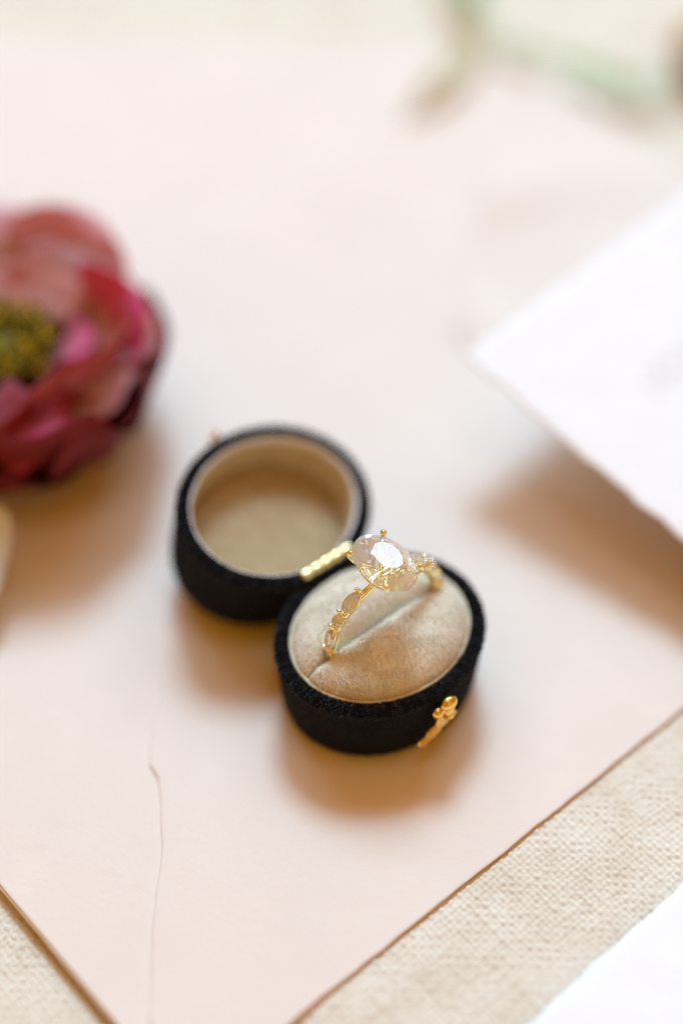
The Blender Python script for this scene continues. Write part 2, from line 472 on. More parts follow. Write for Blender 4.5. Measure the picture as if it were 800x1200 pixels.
def sheet_grid(corner, ea, eb, la, lb, z_of, thick, deckle, seed, na=90, nb=90):
    """rectangular sheet with torn edges that may curl: a full grid top and bottom"""
    V = []; F = []
    def pt(i, j, dz):
        a = i / na; b = j / nb
        x = corner[0] + ea[0] * la * a + eb[0] * lb * b; y = corner[1] + ea[1] * la * a + eb[1] * lb * b
        w = min(a, 1 - a) * la, min(b, 1 - b) * lb
        e1 = math.exp(-w[0] / 0.12); e2 = math.exp(-w[1] / 0.12)
        q = Vector((x * 2.2 + seed, y * 2.2, 0))
        n1 = noise.noise(q) + 0.6 * noise.noise(q * 2.6) + 0.4 * noise.noise(q * 6.1)
        n2 = noise.noise(q + Vector((9, 4, 2))) + 0.6 * noise.noise(q * 2.6 + Vector((3, 1, 7))) + 0.4 * noise.noise(q * 6.1)
        sa = -1 if a < .5 else 1; sb = -1 if b < .5 else 1
        x += deckle * (n1 * e1 * ea[0] * sa + n2 * e2 * eb[0] * sb); y += deckle * (n1 * e1 * ea[1] * sa + n2 * e2 * eb[1] * sb)
        thin = 1 - 0.75 * max(math.exp(-w[0] / 0.05), math.exp(-w[1] / 0.05))
        z = z_of(x, y) + dz * thin + 0.012 * noise.noise(Vector((x * 1.5, y * 1.5, seed)))
        return (x, y, z)
    def warp(k, n):                        # finer near the edges
        t = k / n; return n * (0.5 - 0.5 * cos(pi * t)) * 0.6 + 0.4 * k
    for s_ in (0, 1):
        for i in range(na + 1):
            for j in range(nb + 1):
                V.append(pt(warp(i, na), warp(j, nb), (-thick / 2) if s_ else thick / 2))
    N = (na + 1) * (nb + 1); w = nb + 1
    for i in range(na):
        for j in range(nb):
            a = i * w + j
            F.append((a, a + w, a + w + 1, a + 1)); F.append((N + a, N + a + 1, N + a + w + 1, N + a + w))
    for i in range(na):
        for j in (0, nb):
            a = i * w + j; q = (a, a + w, N + a + w, N + a); F.append(q if j else q[::-1])
    for j in range(nb):
        for i in (0, na):
            a = i * w + j; q = (a, a + 1, N + a + 1, N + a); F.append(q[::-1] if i else q)
    return fix(mesh('torn_sheet', V, F))

def uv(u, v):                                  # envelope coordinates to the ground plane
    p = EC + E1 * u + E2 * v
    return (p.x, p.y)

EW, EH = 19.6, 14.0
env = empty('envelope', 'large blush pink handmade paper envelope lying open under the ring box', 'envelope', (0, 0, 0))
def rrect(u0, v0, u1, v1, r, step=0.25):
    o = []
    for (cu, cv, a0) in ((u0 + r, v0 + r, pi), (u1 - r, v0 + r, 1.5 * pi), (u1 - r, v1 - r, 0), (u0 + r, v1 - r, .5 * pi)):
        for k in range(5): o.append(Vector((cu + r * cos(a0 + k * pi / 8), cv + r * sin(a0 + k * pi / 8), 0)))
    return resample([tuple(p) for p in o], step)
def low(x, y, z0, amp=0.01): return z0 + amp * noise.noise(Vector((x * 0.35, y * 0.35, z0 * 9)))
o = [uv(p.x, p.y) for p in rrect(0.0, 0.0, EW, EH, 0.12)]
link('back_panel', sheet(o, lambda x, y: low(x, y, -0.065, 0.0), 0.07, 0.008, 2, 1, 0.03), M['blush'], env)
# side flaps: triangles hinged on the short edges
def flap(pts, rough_edges, ztop, thick, seed, deck=0.02, bev=0.008):
    poly = resample([(p[0], p[1], 0) for p in pts], 0.16)
    o = [uv(p.x, p.y) for p in poly]
    return sheet(o, lambda x, y: ztop, thick, deck, 2.2, seed, bev)
def bez(a, b, c, n=12):
    return [tuple((1 - t) ** 2 * a[k] + 2 * t * (1 - t) * b[k] + t * t * c[k] for k in (0, 1)) for t in [i / n for i in range(n + 1)]]
lf = [(0.03, 0.15)] + bez((4.6, 5.6), (6.2, 7.0), (4.6, 8.5)) + [(0.03, 13.85)]
link('side_flap', flap(lf, None, -0.042, 0.03, 3, 0.012), M['blush'], env)
rf = [(EW - 0.03, 13.85)] + bez((13.0, 8.6), (12.2, 7.5), (13.0, 6.2)) + [(EW - 0.03, 0.15)]
def curl_z(x, y):
    a = math.exp(-((x - 1.75) ** 2 + (y - 11.6) ** 2) / 1.2); b = math.exp(-((x - 1.5) ** 2 + (y - 8.6) ** 2) / 1.0)
    return -0.042 + 0.30 * a + 0.14 * b
poly = resample([(p[0], p[1], 0) for p in rf], 0.16)
link('side_flap', sheet([uv(p.x, p.y) for p in poly], curl_z, 0.03, 0.03, 2.2, 4, 0.008), M['blush'], env)
bf = [(0.12, 0.02), (EW - 0.12, 0.02)] + bez((16.2, 4.6), (15.2, 6.0), (13.6, 7.2)) + bez((11.8, 8.6), (9.8, 9.6), (7.6, 8.6)) + \
     bez((7.2, 8.3), (6.2, 7.2), (5.08, 6.62), 6) + bez((4.9, 6.5), (3.9, 5.75), (3.02, 4.80), 8) + [(2.90, 4.62), (2.86, 4.36), (2.22, 3.42), (1.2, 2.32), (0.37, 1.27)]
link('bottom_flap', flap(bf, None, 0.0, 0.034, 5, 0.022), M['blush'], env)
tf = [(0.2, EH - 0.05), (EW - 0.2, EH - 0.05)] + [(EW - 0.3, EH + 0.6)] + bez((11.8, 21.9), (9.8, 23.6), (7.8, 21.9)) + [(0.3, EH + 0.6)]
link('open_flap', flap(tf, None, -0.11, 0.034, 6, 0.03), M['blush'], env)

# raised white card at the right; it curls up towards its near corner
cA = Vector((1.42, 5.0)); ca = (0.712, -0.702); cb = (0.70, 0.714)
def card_z(x, y):
    # distance along the lower torn edge from the corner lowers it until it lies on the cloth
    r = Vector((x, y)) - cA
    s_ = r.x * ca[0] + r.y * ca[1]; t_ = r.x * cb[0] + r.y * cb[1]
    z = 2.13 - 0.165 * s_ - 0.02 * t_
    return max(0.06, z)
card = sheet_grid(cA, ca, cb, 12.7, 17.5, card_z, 0.045, 0.075, 3, 110, 90)
card_o = tag(link('invitation_card', card, M['white_paper']),
    'thick white deckle edged card raised above the envelope at the right', 'card')
# faint print on it
def squiggle(pts, w, zf):
    V = []; F = []
    n = len(pts)
    for k in range(n):
        a = Vector(pts[max(0, k - 1)]); b = Vector(pts[min(n - 1, k + 1)]); t = (b - a).normalized(); m = Vector((-t.y, t.x))
        for s_ in (-1, 1):
            q = Vector(pts[k]) + m * w * s_ * (0.5 + 0.5 * abs(sin(k * 0.4)))
            V.append((q.x, q.y, zf(q.x, q.y)))
    for k in range(n - 1): F.append((2 * k, 2 * k + 1, 2 * k + 3, 2 * k + 2))
    return V, F
parts = []
base = cA + Vector(ca) * 2.3 + Vector(cb) * 2.6
for w_ in range(2):
    pts = []
    for k in range(60):
        t = k / 59
        q = base + Vector(cb) * (-0.7 + 1.5 * t) + Vector(ca) * (0.28 * w_ + (0.13 - 0.05 * w_) * sin(t * 26 + w_)) + Vector(cb) * 0.09 * cos(t * 26 + w_)
        pts.append((q.x, q.y))
    parts.append(squiggle(pts, 0.016, lambda x, y: card_z(x, y) + 0.036))
link('printed_flourish', mesh('ink', *join(*parts)), M['ink'], card_o)

# second white card at the lower right corner
kA = Vector((1.88, -5.90)); ka = Vector((2.19, 2.0)).normalized(); kb = Vector((ka.y, -ka.x))
k0 = kA - ka * 6.0
card2 = sheet_grid(k0, tuple(ka), tuple(kb), 17.0, 12.0, lambda x, y: 0.02 + 0.03 * noise.noise(Vector((x * .3, y * .3, 1))), 0.05, 0.035, 8, 150, 50)
tag(link('note_card', card2, M['white_paper']), 'white torn edge card lying on the canvas in the lower right corner', 'card')

# ------------------------------------------------------------------ ring box
TH = math.radians(38.5)
box = empty('ring_box', 'small oval black velvet ring box standing open with cream cushion', 'ring box', (0, -0.10, 0), TH)
DZ = 0.12
A0, B0 = 1.66, 1.45
def wob(th, dd, z):
    q = Vector((cos(th) * 5, sin(th) * 5, z * 1.5)); q2 = Vector((cos(th) * 22, sin(th) * 22, z * 10))
    rim = 1.0 if z > 1.1 else 0.35
    return (0.016 * noise.noise(q) + rim * 0.022 * noise.noise(q2), rim * 0.018 * noise.noise(q2 * 1.3))
prof = [(1.2, 0.0), (0.30, 0.0), (0.21, 0.012), (0.15, 0.05), (0.115, 0.12), (0.085, 0.25), (0.055, 0.5), (0.035, 0.75), (0.022, 0.98), (0.018, 1.08),
        (0.0, 1.12), (-0.008, 1.17), (0.0, 1.22), (0.03, 1.258), (0.08, 1.275), (0.135, 1.268), (0.175, 1.24), (0.19, 1.19), (0.195, 1.0)]
prof = [(a_, z_ + DZ * min(1, max(0, (z_ - 0.12) / 0.8))) for a_, z_ in prof]
vs, fs = oval_lathe(prof, A0, B0, 360, wob, cap0=True, cap1=True)
link('base_shell', fix(mesh('base', vs, fs)), M['black'], box)

def rim_fibres(name, n, parent, dz=0.0):
    th = rng.uniform(0, 2 * pi, n); ph = rng.uniform(-0.5, pi * 0.97, n)
    r0 = 0.095
    cx = A0 - 0.095; cyy = B0 - 0.095
    nx = np.cos(th); ny = np.sin(th)
    rad = np.cos(ph) * r0; zz = np.maximum(1.185 + np.sin(ph) * 0.085, 1.06) + dz
    P = np.stack([(cx + rad) * nx, (cyy + rad) * ny, zz], 1)
    N = np.stack([np.cos(ph) * nx, np.cos(ph) * ny, np.sin(ph)], 1)
    T = np.stack([-ny, nx, np.zeros(n)], 1)
    clump = np.sin(th * 61 + np.sin(th * 17) * 2)
    D = N * 0.5 + T * (clump * 0.6)[:, None] + rng.normal(size=(n, 3)) * 0.45
    D /= np.linalg.norm(D, axis=1)[:, None]
    L = rng.uniform(0.02, 0.055, n) * (1 + (rng.random(n) > 0.985) * 0.9)
    sh = np.clip(0.45 + 0.35 * clump + rng.normal(size=n) * 0.35, 0, 1) ** 2.0
    return fibres(name, P, D, L, rng.uniform(0.0035, 0.007, n), M['black_fibre'], parent, sh)
rim_fibres('rim_pile', 42000, box, DZ)

# short pile on the outer wall
def wall_fibres(name, n, parent, z0=0.03, z1=1.12, tz=(0, .05, .12, .25, .5, .75, .98, 1.12), td=(.2, .085, .062, .05, .04, .028, .02, .01)):
    th = rng.uniform(0, 2 * pi, n); z = rng.uniform(z0, z1, n)
    dd = np.interp(z, tz, td)
    P = np.stack([(A0 - dd) * np.cos(th), (B0 - dd) * np.sin(th), z], 1)
    N = np.stack([np.cos(th), np.sin(th), np.zeros(n)], 1)
    D = N * 0.35 + np.array([[0, 0, -0.8]]) + rng.normal(size=(n, 3)) * 0.35
    D /= np.linalg.norm(D, axis=1)[:, None]
    return fibres(name, P, D, rng.uniform(0.02, 0.04, n), np.full(n, 0.003), M['black_fibre'], parent, rng.random(n) ** 3 * 0.55)
wall_fibres('wall_pile', 30000, box, 0.05, 1.24, [p_[1] for p_ in prof[2:11]], [p_[0] for p_ in prof[2:11]])

# cream piping between rim and cushion
def wobp(th, dd, z):
    q = Vector((cos(th) * 6, sin(th) * 6, 2)); return (0.008 * noise.noise(q), 0.012 * noise.noise(q * 2.2))
prof = [(0.0, 1.0), (0.0, 1.2), (0.008, 1.262), (0.03, 1.288), (0.06, 1.285), (0.085, 1.255), (0.095, 1.2), (0.1, 1.0)]
vs, fs = oval_lathe([(a_, z_ + DZ - 0.035) for a_, z_ in prof], 1.468, 1.258, 240, wobp)
link('piping', fix(mesh('piping', vs, fs)), M['cream_lining'], box)

CA, CB = 1.405, 1.195
def cushion_xyz(u, v):
    """u, v in [-1,1] (numpy) -> oval disc, height of the two rolled pads"""
    s_ = u * np.sqrt(1 - v * v / 2) * CA; r_ = v * np.sqrt(1 - u * u / 2) * CB
    rho = np.sqrt((s_ / CA) ** 2 + (r_ / CB) ** 2)
    edge = np.clip(1 - rho ** 3.0, 0, 1) ** 0.55
    ar = np.abs(r_)
    slot = np.sqrt(np.clip(1 - (1 - np.minimum(ar / 0.38, 1)) ** 2.3, 0, 1))
    z = 1.17 + DZ + 0.54 * edge * (0.12 + 0.88 * slot) 
    z = z - 0.06 * np.exp(-(ar / 0.03) ** 2) 
    # soft dents and the tuck at the ends of the slot
    z = z + 0.022 * np.sin(s_ * 3.1 + 0.8 + r_ * 1.5) * edge * slot + 0.012 * np.sin(s_ * 7.3 - r_ * 5.0) * edge * slot
    e = np.exp(-((np.abs(s_) - 1.27) / 0.16) ** 2 - (ar / 0.16) ** 2)
    z = z + 0.06 * e
    z = z - 0.012 * np.exp(-((rho - 0.93) / 0.018) ** 2)
    return s_, r_, z
def half(sign):
    nu = 150; nv = 90
    u = np.linspace(-1, 1, nu); v = np.linspace(0, 1, nv) ** 1.6 * sign
    U, V = np.meshgrid(u, v, indexing='ij')
    s_, r_, z = cushion_xyz(U, V)
    r_ = r_ + sign * 0.001
    vs = np.stack([s_, r_, z], -1).reshape(-1, 3).tolist(); fs = grid_faces(nu, nv)
    # back wall of the slot and bottom so that the pad is a body
    k = len(vs)
    for i in range(nu): vs.append([s_[i, 0], r_[i, 0], 0.55])
    for i in range(nu - 1): fs.append((i * nv, k + i, k + i + 1, (i + 1) * nv))
    me = fix(mesh('pad', vs, fs))
    return link('cushion_pad', me, M['cream'], box)
half(1); half(-1)

def cushion_fibres(n):
    u = rng.uniform(-1, 1, n); v = rng.uniform(-1, 1, n)
    e = 1e-3
    def P(u, v): return np.stack(cushion_xyz(u, v), 1)
    p = P(u, v); pu = P(np.clip(u + e, -1, 1), v) - P(np.clip(u - e, -1, 1), v); pv = P(u, np.clip(v + e, -1, 1)) - P(u, np.clip(v - e, -1, 1))
    N = np.cross(pu, pv); N /= np.linalg.norm(N, axis=1)[:, None] + 1e-12
    N[N[:, 2] < 0] *= -1
    # nap: mostly combed towards -y (the front), swirling in patches
    ang = -pi / 2 - 0.25 + 0.5 * np.sin(p[:, 0] * 2.3 + 1.2 * np.sin(p[:, 1] * 3)) + 0.25 * np.sin(p[:, 0] * 9 + p[:, 1] * 7) + rng.normal(size=n) * 0.28
    T = np.stack([np.cos(ang), np.sin(ang), np.zeros(n)], 1)
    T -= N * (T * N).sum(1)[:, None]; T /= np.linalg.norm(T, axis=1)[:, None] + 1e-9
    lift = 0.26 + 0.18 * np.sin(p[:, 0] * 6 + 2 * np.sin(p[:, 1] * 8)) + rng.normal(size=n) * 0.12
    D = T + N * lift[:, None] + rng.normal(size=(n, 3)) * 0.12
    D /= np.linalg.norm(D, axis=1)[:, None]
    patch = np.sin(p[:, 0] * 11 + 2 * np.sin(p[:, 1] * 9)) * np.sin(p[:, 1] * 13 + 2 * np.sin(p[:, 0] * 5))
    sh = np.clip(0.62 + 0.16 * patch + rng.normal(size=n) * 0.32, 0, 1)
    keep = np.abs(p[:, 1]) > 0.012
    p, D, sh = p[keep], D[keep], sh[keep]; n = len(p)
    return fibres('cushion_pile', p, D, rng.uniform(0.03, 0.08, n), rng.uniform(0.003, 0.006, n), M['cream_fibre'], box, sh)
cushion_fibres(48000)

# ---- lid: the same oval, hinged at the back and lying open
LID_OPEN = math.radians(14.0)
lidm = Matrix.Translation(Vector((0.24, 1.34, 1.27 + DZ + 0.03)) * S) @ Matrix.Rotation(0.12, 4, 'Z') @ Matrix.Rotation(0.06, 4, 'Y') @ Matrix.Rotation(LID_OPEN, 4, 'X') @ Matrix.Translation(Vector((0, (B0 + 0.01) * 0.985, -1.27)) * S) @ Matrix.Diagonal((0.985, 0.985, 1, 1))
prof = [(1.2, -0.33), (0.40, -0.33), (0.24, -0.31), (0.15, -0.24), (0.10, -0.12), (0.075, 0.15), (0.055, 0.5), (0.028, 0.85), (0.018, 1.08),
        (0.0, 1.12), (-0.008, 1.17), (0.0, 1.22), (0.03, 1.258), (0.085, 1.275), (0.14, 1.268), (0.175, 1.24), (0.19, 1.19), (0.195, 1.0)]
vs, fs = oval_lathe(prof, A0, B0, 360, wob, cap0=True)
lid = link('lid', fix(mesh('lid', vs, fs)), M['black'], box, mtx=lidm)
rim_fibres('rim_pile', 36000, lid)
wall_fibres('wall_pile', 26000, lid, -0.2, 1.12, [p_[1] for p_ in prof[2:11]], [p_[0] for p_ in prof[2:11]])
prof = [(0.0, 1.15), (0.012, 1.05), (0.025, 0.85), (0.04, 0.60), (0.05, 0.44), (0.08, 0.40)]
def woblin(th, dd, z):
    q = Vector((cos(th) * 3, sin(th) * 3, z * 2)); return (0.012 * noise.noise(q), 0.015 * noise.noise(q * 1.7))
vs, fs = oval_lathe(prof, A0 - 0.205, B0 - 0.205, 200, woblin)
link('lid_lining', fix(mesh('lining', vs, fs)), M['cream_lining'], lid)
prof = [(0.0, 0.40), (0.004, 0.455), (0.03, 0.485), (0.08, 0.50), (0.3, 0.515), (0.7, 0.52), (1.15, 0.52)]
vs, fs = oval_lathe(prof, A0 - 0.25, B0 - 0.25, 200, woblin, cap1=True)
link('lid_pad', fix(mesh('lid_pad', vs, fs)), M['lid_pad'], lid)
def woblip(th, dd, z):
    q = Vector((cos(th) * 7, sin(th) * 7, 5)); 
    pinch = 0.03 * (math.exp(-((th - 4.95) / 0.05) ** 2) + math.exp(-((th - 4.5) / 0.04) ** 2))
    return (0.010 * noise.noise(q) + pinch * 0.3, 0.012 * noise.noise(q * 2) - pinch)
prof = [(0.0, 1.16), (-0.006, 1.215), (0.008, 1.238), (0.026, 1.238), (0.042, 1.21), (0.046, 1.17), (0.05, 1.08)]
vs, fs = oval_lathe(prof, A0 - 0.195, B0 - 0.195, 240, woblip)
link('lining_edge', fix(mesh('lip', vs, fs)), M['lip'], lid)

# hinge: a barrel of five knuckles
hy, hz = 1.475, 1.36 + DZ
hinge = link('hinge', mesh('pin', *tube([(-0.36, hy, hz), (0.62, hy, hz)], 0.05, 12)), M['brass_pale'], box)
xs = [-0.355, -0.165, 0.02, 0.215, 0.41, 0.615]
for k in range(5):
    a, b = xs[k] + 0.006, xs[k + 1] - 0.006
    path = [(a, hy, hz), (a + 0.008, hy, hz), (a + 0.02, hy, hz), (b - 0.02, hy, hz), (b - 0.008, hy, hz), (b, hy, hz)]
    link('knuckle', fix(mesh('knuckle', *tube(path, [0.066, 0.084, 0.089, 0.089, 0.084, 0.066], 20))), M['brass_pale'], hinge)
def plate(x0, x1, pts, th=0.018):
    """a thin bent leaf: (y,z) polyline extruded along x"""
    V = []; F = []
    n = len(pts)
    for (x) in (x0, x1):
        for k, (y, z) in enumerate(pts):
            a = pts[max(0, k - 1)]; b = pts[min(n - 1, k + 1)]
            t = Vector((b[0] - a[0], b[1] - a[1])).normalized(); m = (-t.y * th / 2, t.x * th / 2)
            V.append((x, y + m[0], z + m[1])); V.append((x, y - m[0], z - m[1]))
    w = 2 * n
    for k in range(n - 1):
        F += [(2 * k, 2 * k + 2, w + 2 * k + 2, w + 2 * k), (2 * k + 1, w + 2 * k + 1, w + 2 * k + 3, 2 * k + 3)]
        F += [(2 * k, 2 * k + 1, 2 * k + 3, 2 * k + 2), (w + 2 * k, w + 2 * k + 2, w + 2 * k + 3, w + 2 * k + 1)]
    F += [(0, w, w + 1, 1), (w - 2, w - 1, 2 * w - 1, 2 * w - 2)]
    return V, F
link('hinge_leaf', fix(mesh('leaf', *plate(-0.34, 0.60, [(1.475, 1.29 + DZ), (1.468, 1.2 + DZ), (1.462, 1.1), (1.455, 0.9)]))), M['brass_pale'], hinge)

# clasp on the front of the base: a knobbed swivel hook with a tail
cl = [] 
def P_front(x, off, z):
    y = -math.sqrt(max(0, 1 - (x / A0) ** 2)) * B0
    nrm = Vector((x / A0 ** 2, y / B0 ** 2)).normalized()
    return (x + nrm.x * off, y + nrm.y * off, z + DZ * 0.8)
cx0 = -0.02
clasp = link('clasp', fix(mesh('clasp_plate', *tube([P_front(cx0, 0.0, 0.80), P_front(cx0, 0.05, 0.80)], [0.15, 0.13], 20))), M['brass'], box)
def cpart(name, *g): return link(name, fix(mesh(name, *join(*g))), M['brass'], clasp)
cpart('knob', ball(P_front(cx0 + 0.03, 0.13, 1.12), 0.13, 16, 10, (1.15, 0.8, 0.95)), ball(P_front(cx0 - 0.15, 0.12, 1.03), 0.095, 14, 9),
      tube([P_front(cx0 - 0.15, 0.12, 1.03), P_front(cx0 + 0.02, 0.13, 1.10)], 0.075, 12))
cpart('swivel', tube([P_front(cx0 + 0.02, 0.04, 0.86), P_front(cx0 + 0.02, 0.09, 0.86), P_front(cx0 + 0.02, 0.10, 0.86)], [0.17, 0.17, 0.15], 24), ball(P_front(cx0 + 0.03, 0.17, 0.87), 0.075), tube([P_front(cx0, 0.02, 0.84), P_front(cx0, 0.21, 0.84)], [0.07, 0.05], 12),
      tube([P_front(cx0 + 0.02, 0.13, 1.08), P_front(cx0 + 0.04, 0.13, 0.95), P_front(cx0, 0.12, 0.86)], [0.07, 0.085, 0.10], 12))
tail = [P_front(cx0 + 0.02, 0.13, 0.84), P_front(cx0 - 0.08, 0.14, 0.70), P_front(cx0 - 0.19, 0.13, 0.58), P_front(cx0 - 0.30, 0.13, 0.47), P_front(cx0 - 0.38, 0.13, 0.40)]
def bar(pts, wid, th, off):
    V = []; F = []
    n = len(pts)
    for k in range(n):
        a = Vector(pts[max(0, k - 1)]); b = Vector(pts[min(n - 1, k + 1)]); t = (b - a).normalized(); m = Vector((-t.y, t.x))
        for s_, q in ((-1, 0), (-0.8, 1), (0.8, 1), (1, 0)):
            p2 = Vector(pts[k]) + m * wid[k] * s_
            V.append(P_front(p2.x, off + (th if q else th * 0.35), p2.y))
        for s_ in (1, -1):
            p2 = Vector(pts[k]) + m * wid[k] * s_; V.append(P_front(p2.x, off, p2.y))
    F = []
    for k in range(n - 1):
        for c_ in range(6): F.append((k * 6 + c_, k * 6 + (c_ + 1) % 6, (k + 1) * 6 + (c_ + 1) % 6, (k + 1) * 6 + c_))
    F += [[5, 4, 3, 2, 1, 0], [(n - 1) * 6 + c_ for c_ in range(6)]]
    return V, F
hk = [(cx0 + 0.06, 0.98), (cx0 + 0.03, 0.86), (cx0 - 0.05, 0.74), (cx0 - 0.12, 0.67), (cx0 - 0.17, 0.61), (cx0 - 0.25, 0.53), (cx0 - 0.29, 0.49), (cx0 - 0.37, 0.41), (cx0 - 0.41, 0.37)]
link('hook', fix(mesh('hook', *bar(hk, [0.09, 0.13, 0.12, 0.07, 0.10, 0.09, 0.055, 0.07, 0.05], 0.06, 0.10))), M['brass'], clasp, smooth=False)
link('hook_arm', fix(mesh('hook_arm', *bar([(cx0 + 0.20, 0.76), (cx0 + 0.08, 0.70), (cx0 - 0.06, 0.66)], [0.045, 0.05, 0.06], 0.05, 0.09))), M['brass'], clasp, smooth=False)
# catch on the lid's front edge (a curled wire loop)
loop = []
for k in range(15):
    q = -0.6 + k * 0.30
    loop.append((0.04 + 0.075 * sin(q), B0 + 0.10 + 0.02 * cos(q * 2), 1.33 - 0.085 * cos(q)))
cat_p = join(tube(loop, 0.026, 10), tube([(0.02, B0 - 0.03, 1.10), (0.03, B0 + 0.07, 1.16), (0.04, B0 + 0.11, 1.26)], [0.06, 0.05, 0.03], 10), ball((0.14, B0 + 0.05, 1.22), 0.04))
link('catch', fix(mesh('catch', *cat_p)), M['brass_pale'], lid)

# ------------------------------------------------------------------ gems (cut by planes, so every facet is flat)
def cut_gem(girdle, cfac, hc=0.34, hp=0.86, culet=0.0, table=0.56):
    """girdle: list of (angle, distance) of side planes; cfac: outline support function; returns bmesh of the cut stone"""
    bm = bmesh.new(); bmesh.ops.create_cube(bm, size=4.0)
    def cut(nx, ny, nz, dist):
        n = Vector((nx, ny, nz)).normalized()
        r = bmesh.ops.bisect_plane(bm, geom=bm.verts[:] + bm.edges[:] + bm.faces[:], plane_co=n * dist, plane_no=n, clear_outer=True)
        ed = [e for e in r['geom_cut'] if isinstance(e, bmesh.types.BMEdge)]
        if ed:
            try: bmesh.ops.contextual_create(bm, geom=ed)
            except Exception: pass
    for a in girdle: cut(cos(a), sin(a), 0, cfac(a))
    n8 = len(girdle)
    def through(a, tilt, z0, sup):      # plane leaning by tilt from horizontal, passing (sup, z0) in direction a
        nx = sin(tilt); nz = cos(tilt)
        nn = Vector((nx * cos(a), nx * sin(a), nz)); d_ = nx * sup + nz * z0
        cut(nn.x, nn.y, nn.z, d_)
    return bm, cut, through

def brilliant(sx, sy, h=1.0, n=8, lower=True):
    bm, cut, through = cut_gem([2 * pi * k / 48 for k in range(48)], lambda a: 1.0)
    R = math.radians
    cut(0, 0, 1, 0.40)
    for k in range(n):
        a = 2 * pi * k / n
        through(a, R(34.5), 0.03, 1.0)                          # crown mains
        through(a + pi / n, R(24), 0.355, 0.55)                    # stars
        through(a, -R(41), -0.03, 1.0) if False else None
    for k in range(2 * n):
        a = 2 * pi * (k + 0.5) / (2 * n)
        through(a, R(40), 0.022, 0.985)                          # upper halves
    def under(a, tilt, z0, sup):
        nx = sin(R(tilt)); nz = -cos(R(tilt)); cut(nx * cos(a), nx * sin(a), nz, nx * sup + nz * z0)
    for k in range(n): under(2 * pi * k / n, 40.8, -0.03, 1.0)
    for k in range(2 * n): under(2 * pi * (k + 0.5) / (2 * n), 42.3, -0.022, 0.985)
    for v in bm.verts: v.co = Vector((v.co.x * sx * S, v.co.y * sy * S, v.co.z * h * S))
    bmesh.ops.remove_doubles(bm, verts=bm.verts, dist=1e-7)
    bmesh.ops.recalc_face_normals(bm, faces=bm.faces)
    me = bpy.data.meshes.new('brilliant'); bm.to_mesh(me); bm.free(); return me

def marquise(half_len, half_wid):
    Rr = (half_len ** 2 + half_wid ** 2) / (2 * half_wid); off = Rr - half_wid
    am = math.asin(half_len / Rr)
    angs = []
    for k in range(9):
        a = -am + 2 * am * k / 8; angs += [pi / 2 + a, -pi / 2 + a]
    sup = lambda a: Rr - off * abs(sin(a))
    bm = bmesh.new(); bmesh.ops.create_cube(bm, size=4.0)
    def cut(nx, ny, nz, dist):
        n = Vector((nx, ny, nz)); l = n.length; n /= l
        r = bmesh.ops.bisect_plane(bm, geom=bm.verts[:] + bm.edges[:] + bm.faces[:], plane_co=n * (dist / l), plane_no=n, clear_outer=True)
        ed = [e for e in r['geom_cut'] if isinstance(e, bmesh.types.BMEdge)]
        if ed:
            try: bmesh.ops.contextual_create(bm, geom=ed)
            except Exception: pass
    for a in angs: cut(cos(a), sin(a), 0, sup(a))
    w = half_wid
    cut(0, 0, 1, 0.33 * w)
    for a in angs[::4] + angs[1::4] + [0, pi]:
        s_ = sup(a) if a not in (0, pi) else half_len
        t = math.radians(34); cut(sin(t) * cos(a), sin(t) * sin(a), cos(t), sin(t) * s_ + cos(t) * 0.03 * w)
        t = math.radians(41); cut(sin(t) * cos(a), sin(t) * sin(a), -cos(t), sin(t) * s_ + cos(t) * 0.03 * w)
    for v in bm.verts: v.co *= S
    bmesh.ops.remove_doubles(bm, verts=bm.verts, dist=1e-7)
    bmesh.ops.recalc_face_normals(bm, faces=bm.faces)
    me = bpy.data.meshes.new('marquise'); bm.to_mesh(me); bm.free(); return me

# ------------------------------------------------------------------ the ring
RR = 1.04                                   # outer radius of the band
RZ = 1.56                                   # its centre's height
ring = empty('ring', 'yellow gold ring with large oval diamond standing in the cushion of the ring box', 'ring', (0.05, 0.0, RZ), math.radians(39.0))
GAP = math.radians(10)
# band, a full hoop slightly flattened in section
def band():
    V = []; n = 160; m = 14
    for k in range(n):
        q = 2 * pi * k / n
        dv = abs(((q - pi / 2 + pi) % (2 * pi)) - pi)
        w = 0.058 + 0.006 * cos(q * 9)
        for j in range(m):
            s_ = 2 * pi * j / m
            r = RR - 0.07 + 0.068 * cos(s_); y = w * sin(s_)
            V.append((r * cos(q), y, r * sin(q)))
    F = []
    for k in range(n):
        for j in range(m):
            F.append((k * m + j, k * m + (j + 1) % m, ((k + 1) % n) * m + (j + 1) % m, ((k + 1) % n) * m + j))
    return fix(mesh('band', V, F))
band_o = link('band', band(), M['gold'], ring)

